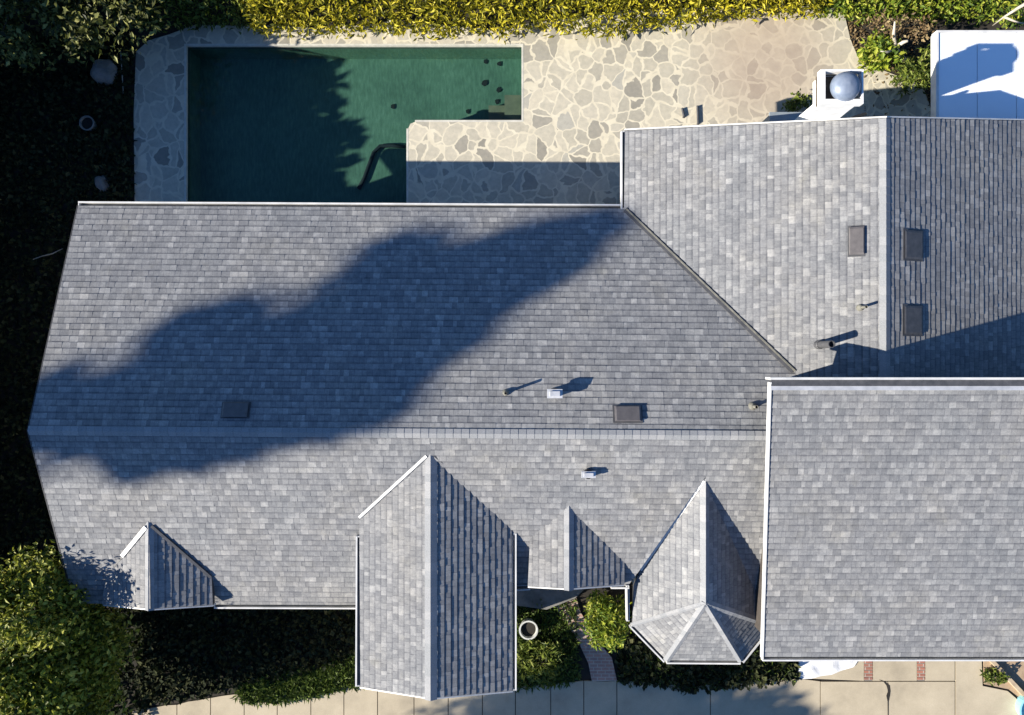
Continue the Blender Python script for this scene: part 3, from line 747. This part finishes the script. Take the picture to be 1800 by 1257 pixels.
# ---- shrubs
def shrub(name, u, v, zt, rx, ry, n, per, size, m, label, cat='shrub', cr=.22, **kw):
    c = P(u, v, zt*.6)
    return tree(name, (c.x,c.y,0), (c.x,c.y,zt*.55), (rx,ry,zt*.45), n, cr, per, size, m, label, cat, .04, **kw)
shrub('shrub', 1068, 1092, 1.3, .50, .72, 46, 60, .13, 'leaf_lime', 'rounded yellow-green shrub beside the brick walk by the octagonal bay', cr=.24, aspect=.4)
shrub('shrub', 1545, 92, 1.2, .35, .55, 20, 45, .15, 'leaf_lime', 'bright green shrub right of the curved patio edge, above the chimney', cr=.22)
shrub('shrub', 1612, 122, 1.3, .55, .40, 24, 50, .14, 'leaf_green', 'dark green feathery shrub touching the white patio cover', cr=.22, aspect=.35)
shrub('shrub', 1400, 180, .8, .25, .18, 10, 50, .09, 'leaf_green', 'small dark green shrub left of the white chimney', cr=.14)
shrub('fern', 953, 1165, .6, .60, .50, 24, 50, .16, 'leaf_green', 'dark green fern bed below the round planter', 'fern', cr=.22, aspect=.3)
shrub('shrub', 1750, 1190, .3, .25, .15, 9, 40, .09, 'leaf_green', 'low olive plant at the edge of the driveway by the timber', cr=.12)
# brown twiggy shrub at top right, pale bare branches
e = empty('bare_shrub', P(1580,90,0), 'bare shrub with pale twisted branches between the two green shrubs', 'shrub')
m = MB()
q = lambda u,v,z: P(u,v,z)
m.tube([q(1600,116,.1),q(1585,100,.6),q(1574,84,.9),q(1571,60,1.2),q(1573,38,1.5)], [.06,.06,.05,.04,.02], 8)
m.tube([q(1574,84,.9),q(1560,92,1.1),q(1548,90,1.2)], [.05,.03,.01], 6)
m.tube([q(1574,84,.9),q(1588,74,1.1),q(1596,72,1.2)], [.06,.05,.03], 6)
m.build('branch', M['palebark'], e, smooth=True)
leaves('foliage', clump_points([tuple(q(u,v,1.1)) for u,v in ((1560,45),(1590,40),(1612,60),(1540,35),(1575,58),(1625,50))], [.25]*6, 60), .10, 'leaf_brown', e)
e = empty('bare_tree', P(1790,25,0), 'leaning pale bare branch in the top right corner', 'branch')
m = MB().tube([q(1745,45,.9),q(1765,30,1.3),q(1790,14,1.7),q(1815,0,1.9)], [.012,.025,.04,.05], 8)
m.tube([q(1765,30,1.3),q(1790,40,1.3),q(1805,42,1.2)], [.03,.02,.01], 6).build('branch', M['palebark'], e, smooth=True)

# ------------------------------------------------------------------ ground cover
def inpoly(x, y, poly):
    c = False; j = len(poly)-1
    for i in range(len(poly)):
        (xi,yi),(xj,yj) = poly[i],poly[j]
        if (yi>y)!=(yj>y) and x < (xj-xi)*(y-yi)/(yj-yi)+xi: c = not c
        j = i
    return c
def scatter(poly, n):
    poly = [tuple(P(*p)[:2]) for p in poly]; xs = [p[0] for p in poly]; ys = [p[1] for p in poly]; out = []
    while len(out) < n:
        x, y = random.uniform(min(xs),max(xs)), random.uniform(min(ys),max(ys))
        if inpoly(x,y,poly): out.append((x,y))
    return np.array(out)
def cover_obj(name, polys, size, h, m, **kw):
    pts = []
    for poly, n in polys:
        q_ = scatter(poly, n); hh = h*(.5+.5*np.array([noise.noise(Vector((a*1.6,b_*1.6,0)))+.5 for a,b_ in q_]))
        pts.append(np.column_stack([q_, np.clip(hh*rng.random(n),0.01,1)]))
    v, f = leaf_mesh(np.concatenate(pts), size, **kw)
    return tag(obj(name, v, f, M[m]), kind='stuff')
tag(cover_obj('grass', [([(430,1195),(560,1165),(640,1140),(640,1205),(600,1211),(560,1222),(500,1232),(440,1236),(415,1222)], 5600), ([(900,1050),(1010,1050),(1020,1190),(1000,1200),(900,1212)], 3500), ([(1100,1130),(1400,1140),(1400,1192),(1260,1206),(1200,1210),(1150,1200),(1085,1196)], 1600)], .14, .12, 'grass', up=1.6, aspect=.28), 'short green grass and weeds in the front yard beds', 'grass')
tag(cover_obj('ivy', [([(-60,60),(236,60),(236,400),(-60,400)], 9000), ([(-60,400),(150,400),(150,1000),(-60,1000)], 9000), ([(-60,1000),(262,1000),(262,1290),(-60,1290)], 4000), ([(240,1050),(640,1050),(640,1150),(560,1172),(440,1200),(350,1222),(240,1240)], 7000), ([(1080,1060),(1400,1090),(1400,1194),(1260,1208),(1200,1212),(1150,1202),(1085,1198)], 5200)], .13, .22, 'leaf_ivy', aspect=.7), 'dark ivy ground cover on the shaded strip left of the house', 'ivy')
tag(cover_obj('leaf_litter', [([(1482,20),(1640,20),(1640,200),(1620,150),(1560,128),(1512,106),(1496,70)], 1500),([(1500,100),(1640,100),(1640,215),(1520,215)],0+200)], .09, .06, 'leaf_brown'), 'brown dry leaf litter under the shrubs right of the patio', 'leaf litter')

# ------------------------------------------------------------------ front paving
def wob(u, v, s=3): return (u, v + s*noise.noise(Vector((u*.03, v*.03, 2)))*2)
b = MB()
js = [180,252,312,371,430,488,547,605,664,728,788,848,906,968,1026,1084]
topv = {180:1262,252:1246,312:1238,371:1226,430:1219,488:1220,547:1216,605:1207,664:1200,728:1200,788:1200,848:1205,906:1208,968:1202,1026:1196,1084:1196}
for a, c in zip(js, js[1:]):
    g = .7
    pts = [(a+g, topv[a])] + [((a*(3-i)+c*i)/3, (topv[a]*(3-i)+topv[c]*i)/3 + random.uniform(-2,2)) for i in (1,2)] + [(c-g, topv[c]), (c-g, 1330), (a+g, 1330)]
    b.prism([P(*p)[:2] for p in pts][::-1], -.02, .035)
tag(b.build('path', M['concrete']), kind='structure')
b = MB()
def slab(pts): b.prism([P(*p)[:2] for p in pts][::-1], -.02, .03)
slab([(1084.8,1196),(1150,1199),(1200,1206),(1247.5,1202),(1247.5,1330),(1084.8,1330)])
slab([(1249,1202),(1300,1194),(1400,1192),(1440.5,1197),(1440.5,1330),(1249,1330)])
slab([(1442,1197.6),(1559.3,1197.6),(1559.3,1330),(1442,1330)])
slab([(1561,1197.6),(1677,1197.6),(1677,1330),(1561,1330)])
slab([(1679,1100),(1722,1100),(1726,1205),(1770,1214),(1800,1240),(1960,1330),(1679,1330)])
slab([(1400,1100),(1517.5,1100),(1517.5,1196),(1400,1191)])
slab([(1533.5,1100),(1610.5,1100),(1610.5,1196),(1533.5,1196)])
slab([(1625.5,1100),(1677,1100),(1677,1196),(1625.5,1196)])
tag(b.build('driveway', M['concrete']), kind='structure')
# brick bands let into the drive
for u0, u1, lb in ((1518,1533,'narrow red brick band in the driveway, nearer the white sheet'), (1611,1625,'narrow red brick band in the driveway, nearer the timber')):
    m = MB(); a, c = P(u0+.6,1100), P(u1-.6,1195.5); n = 16; hgt = (a.y-c.y)/n
    for i in range(n): m.box(a.x, c.y+i*hgt+.006, -.01, c.x, c.y+(i+1)*hgt-.006, .034+random.uniform(0,.004))
    tag(m.build('brick_band', M['brick'], origin=((a.x+c.x)/2,(a.y+c.y)/2,0)), lb, 'brick band', 'brick bands in the driveway')
# crack in the drive
m = MB(); cr = [(1545,1194),(1553,1197),(1560,1204),(1562,1214),(1560,1222),(1560,1232),(1560,1257)]
for i in range(len(cr)-1):
    wv = [.8,1.6,3.0,2.2,3.2,1.0,.8][i:i+2]
    a, c = cr[i], cr[i+1]
    pp = [P(a[0]-wv[0],a[1],0), P(a[0]+wv[0],a[1],0), P(c[0]+wv[1],c[1],0), P(c[0]-wv[1],c[1],0)]
    m.prism([p[:2] for p in pp][::-1], .029, .0345)
tag(m.build('crack', M['soil'], origin=P(1555,1215,0)), 'dark weedy crack winding through the driveway between the brick bands', 'crack')
# brick walk
b = MB()
def wslab(pts, z1=.05): b.prism([P(*p)[:2] for p in pts][::-1], -.02, z1)
wslab([(965,1040),(1010,1040),(1020,1075),(1058,1135),(1075,1155),(1084,1195),(1040,1196),(1034,1165),(1012,1118),(985,1085)])
M['walk'] = mat('pink_brick_pavers', rough=.9); brickmat(M['walk'], 1.0, (.42,.25,.20,1), (.33,.22,.19,1))
tag(b.build('walk', M['walk']), kind='structure')
b = MB(); wslab([(903,1000),(1060,1000),(1010,1048),(960,1068),(903,1060)], .16); tag(b.build('porch', M['rock']), kind='structure')
# white plastic sheet under the eave
m = MB(); pts = [(1402,1140),(1402,1188),(1410,1192),(1425,1191),(1440,1187),(1460,1184),(1478,1177),(1498,1172),(1506,1158),(1506,1140)]
g = []
nx, ny = 28, 10
for j in range(ny+1):
    for i in range(nx+1):
        u = 1402 + 104*i/nx; vmax = np.interp(u, [1402,1410,1425,1440,1460,1478,1498,1506],[1188,1192,1191,1187,1184,1177,1171,1160])
        p = P(u, 1135+(vmax-1135)*j/ny, 0); p.z = .045+.035*(noise.noise(Vector((p.x*4,p.y*4,1)))+.6); g.append(p)
tag(obj('plastic_sheet', g, [(j*(nx+1)+i, (j+1)*(nx+1)+i, (j+1)*(nx+1)+i+1, j*(nx+1)+i+1) for j in range(ny) for i in range(nx)], M['sheet'], origin=P(1450,1165,0)), 'crumpled white plastic sheet lying on the driveway under the gutter', 'sheet')
# timber edging, sand bed and blue tub at the lower right
m = MB(); a, c = P(1742,1160,.1), P(1806,1228,.1); d = (c-a).normalized()
tag(m.bar(a, c, Vector((d.y,-d.x,0)), (0,0,1), -.05, .05, -.1, .04).build('timber', M['timber'], origin=a), 'long pale timber lying diagonally at the right end of the driveway', 'timber')
m = MB(); m.prism([P(*p)[:2] for p in [(1727,1100),(1729,1202),(1772,1211),(1810,1240),(1960,1300),(1960,1100)]][::-1], -.02, .02)
tag(m.build('dirt_bed', noisy('tan_dirt', (.30,.21,.13), (.42,.31,.20), 5, .95, .5)), kind='structure')
c = P(1822,1250,.3); m = MB().lathe((c.x,c.y,0), [(.36,0),(.42,.28),(.45,.30),(.40,.30),(.34,.05),(0,.05)], 28)
tag(m.build('tub', M['bluepaint'], origin=(c.x,c.y,0), smooth=False), 'pale blue round tub cut off by the lower right corner', 'tub')
# ------------------------------------------------------------------ small things
def pot(u, v, r, h, label, grp=None, m_='terracotta', soil='soil'):
    c = P(u, v, h); e = empty('planter', (c.x,c.y,0), label, 'planter')
    MB().lathe((c.x,c.y,0), [(0,0),(r*.7,0),(r*.95,h*.8),(r,h),(r*.84,h),(r*.78,h*.8)], 28).build('pot', M[m_], e)
    MB().lathe((c.x,c.y,0), [(r*.8,h*.78),(r*.4,h*.8),(0,h*.8)], 20).build('potting_soil', M[soil], e)
pot(929, 1108, .255, .42, 'round pale planter with an open rim in the shaded entry corner')
pot(152, 216, .20, .25, 'small round stone planter in the dark bed left of the pool', m_='rock', soil='black')
def rock(u, v, rx, ry, h, label):
    bm = bmesh.new(); bmesh.ops.create_icosphere(bm, subdivisions=3, radius=1); c = P(u, v, h*.6)
    vs = []
    for a in bm.verts:
        k = 1+.22*noise.noise(a.co*1.3+Vector((u,v,0))); vs.append((c.x+a.co.x*rx*k, c.y+a.co.y*ry*k, max(0,(a.co.z+.35)*h*k)))
    fs = [tuple(x.index for x in f.verts) for f in bm.faces]; bm.free()
    tag(obj('boulder', vs, fs, M['rock'], origin=(c.x,c.y,0)), label, 'boulder', 'boulders in the dark bed')
rock(182, 126, .34, .36, .30, 'large rounded grey boulder below the top left tree')
rock(178, 323, .17, .24, .20, 'small pale oval boulder near the upper left roof corner')
# white ornament at the hedge
c = P(684,48,.3); m = MB()
m.add([(c.x-.14,c.y+.16,0),(c.x+.02,c.y-.14,0),(c.x+.12,c.y-.06,0),(c.x+.10,c.y+.16,0),(c.x-.13,c.y+.15,.26),(c.x-.02,c.y-.08,.18),(c.x+.08,c.y-.02,.22),(c.x+.06,c.y+.14,.40)],
      [(0,1,5,4),(1,2,6,5),(2,3,7,6),(3,0,4,7),(4,5,6,7)])
tag(m.build('ornament', M['white'], origin=(c.x,c.y,0)), 'small white angular ornament at the foot of the hedge above the pool', 'ornament')
# grey cover by the chimney
bh = 2.85; c0, c1 = P(1353,197,bh), P(1421,236,bh)
e = empty('utility_cabinet', ((c0.x+c1.x)/2,(c0.y+c1.y)/2,0), 'tall grey-blue cabinet with a flat lid between the roof edge and the white chimney', 'cabinet')
MB().box(c0.x+.03,c1.y+.03,0,c1.x-.03,c0.y-.03,bh-.06).build('body', M['greybox'], e)
MB().box(c0.x,c1.y,bh-.06,c1.x,c0.y,bh,.0).build('lid', M['greybox'], e)
for (u, v, u1, v1, lb) in ((1226,186,1227,216,'longer dark pipe lying on the flagstones against the roof edge'), (1199,190,1202,204,'short dark pipe lying on the flagstones left of the longer one')):
    a, c = P(u, v, .08), P(u1, v1, .08)
    tag(MB().tube([a, c, c+Vector((.0,-.02,-.05))], .03, 8).build('pipe', M['darkmetal'], origin=a), lb, 'pipe')
# dry branch on the dark left strip
pts = [P(u,v,.25) for u,v in ((58,456),(75,450),(92,446),(110,437))]
tag(MB().tube(pts, [.008,.014,.014,.006], 5).build('fallen_branch', M['palebark'], origin=pts[1]), 'thin pale fallen branch on the dark ground left of the house', 'branch')
pts = [P(u,v,.1) for u,v in ((212,88),(214,120),(217,165))]
tag(MB().tube(pts, .012, 5).build('garden_stake', M['palebark'], origin=pts[1]), 'thin pale stake lying in the dark bed left of the patio strip', 'stake')
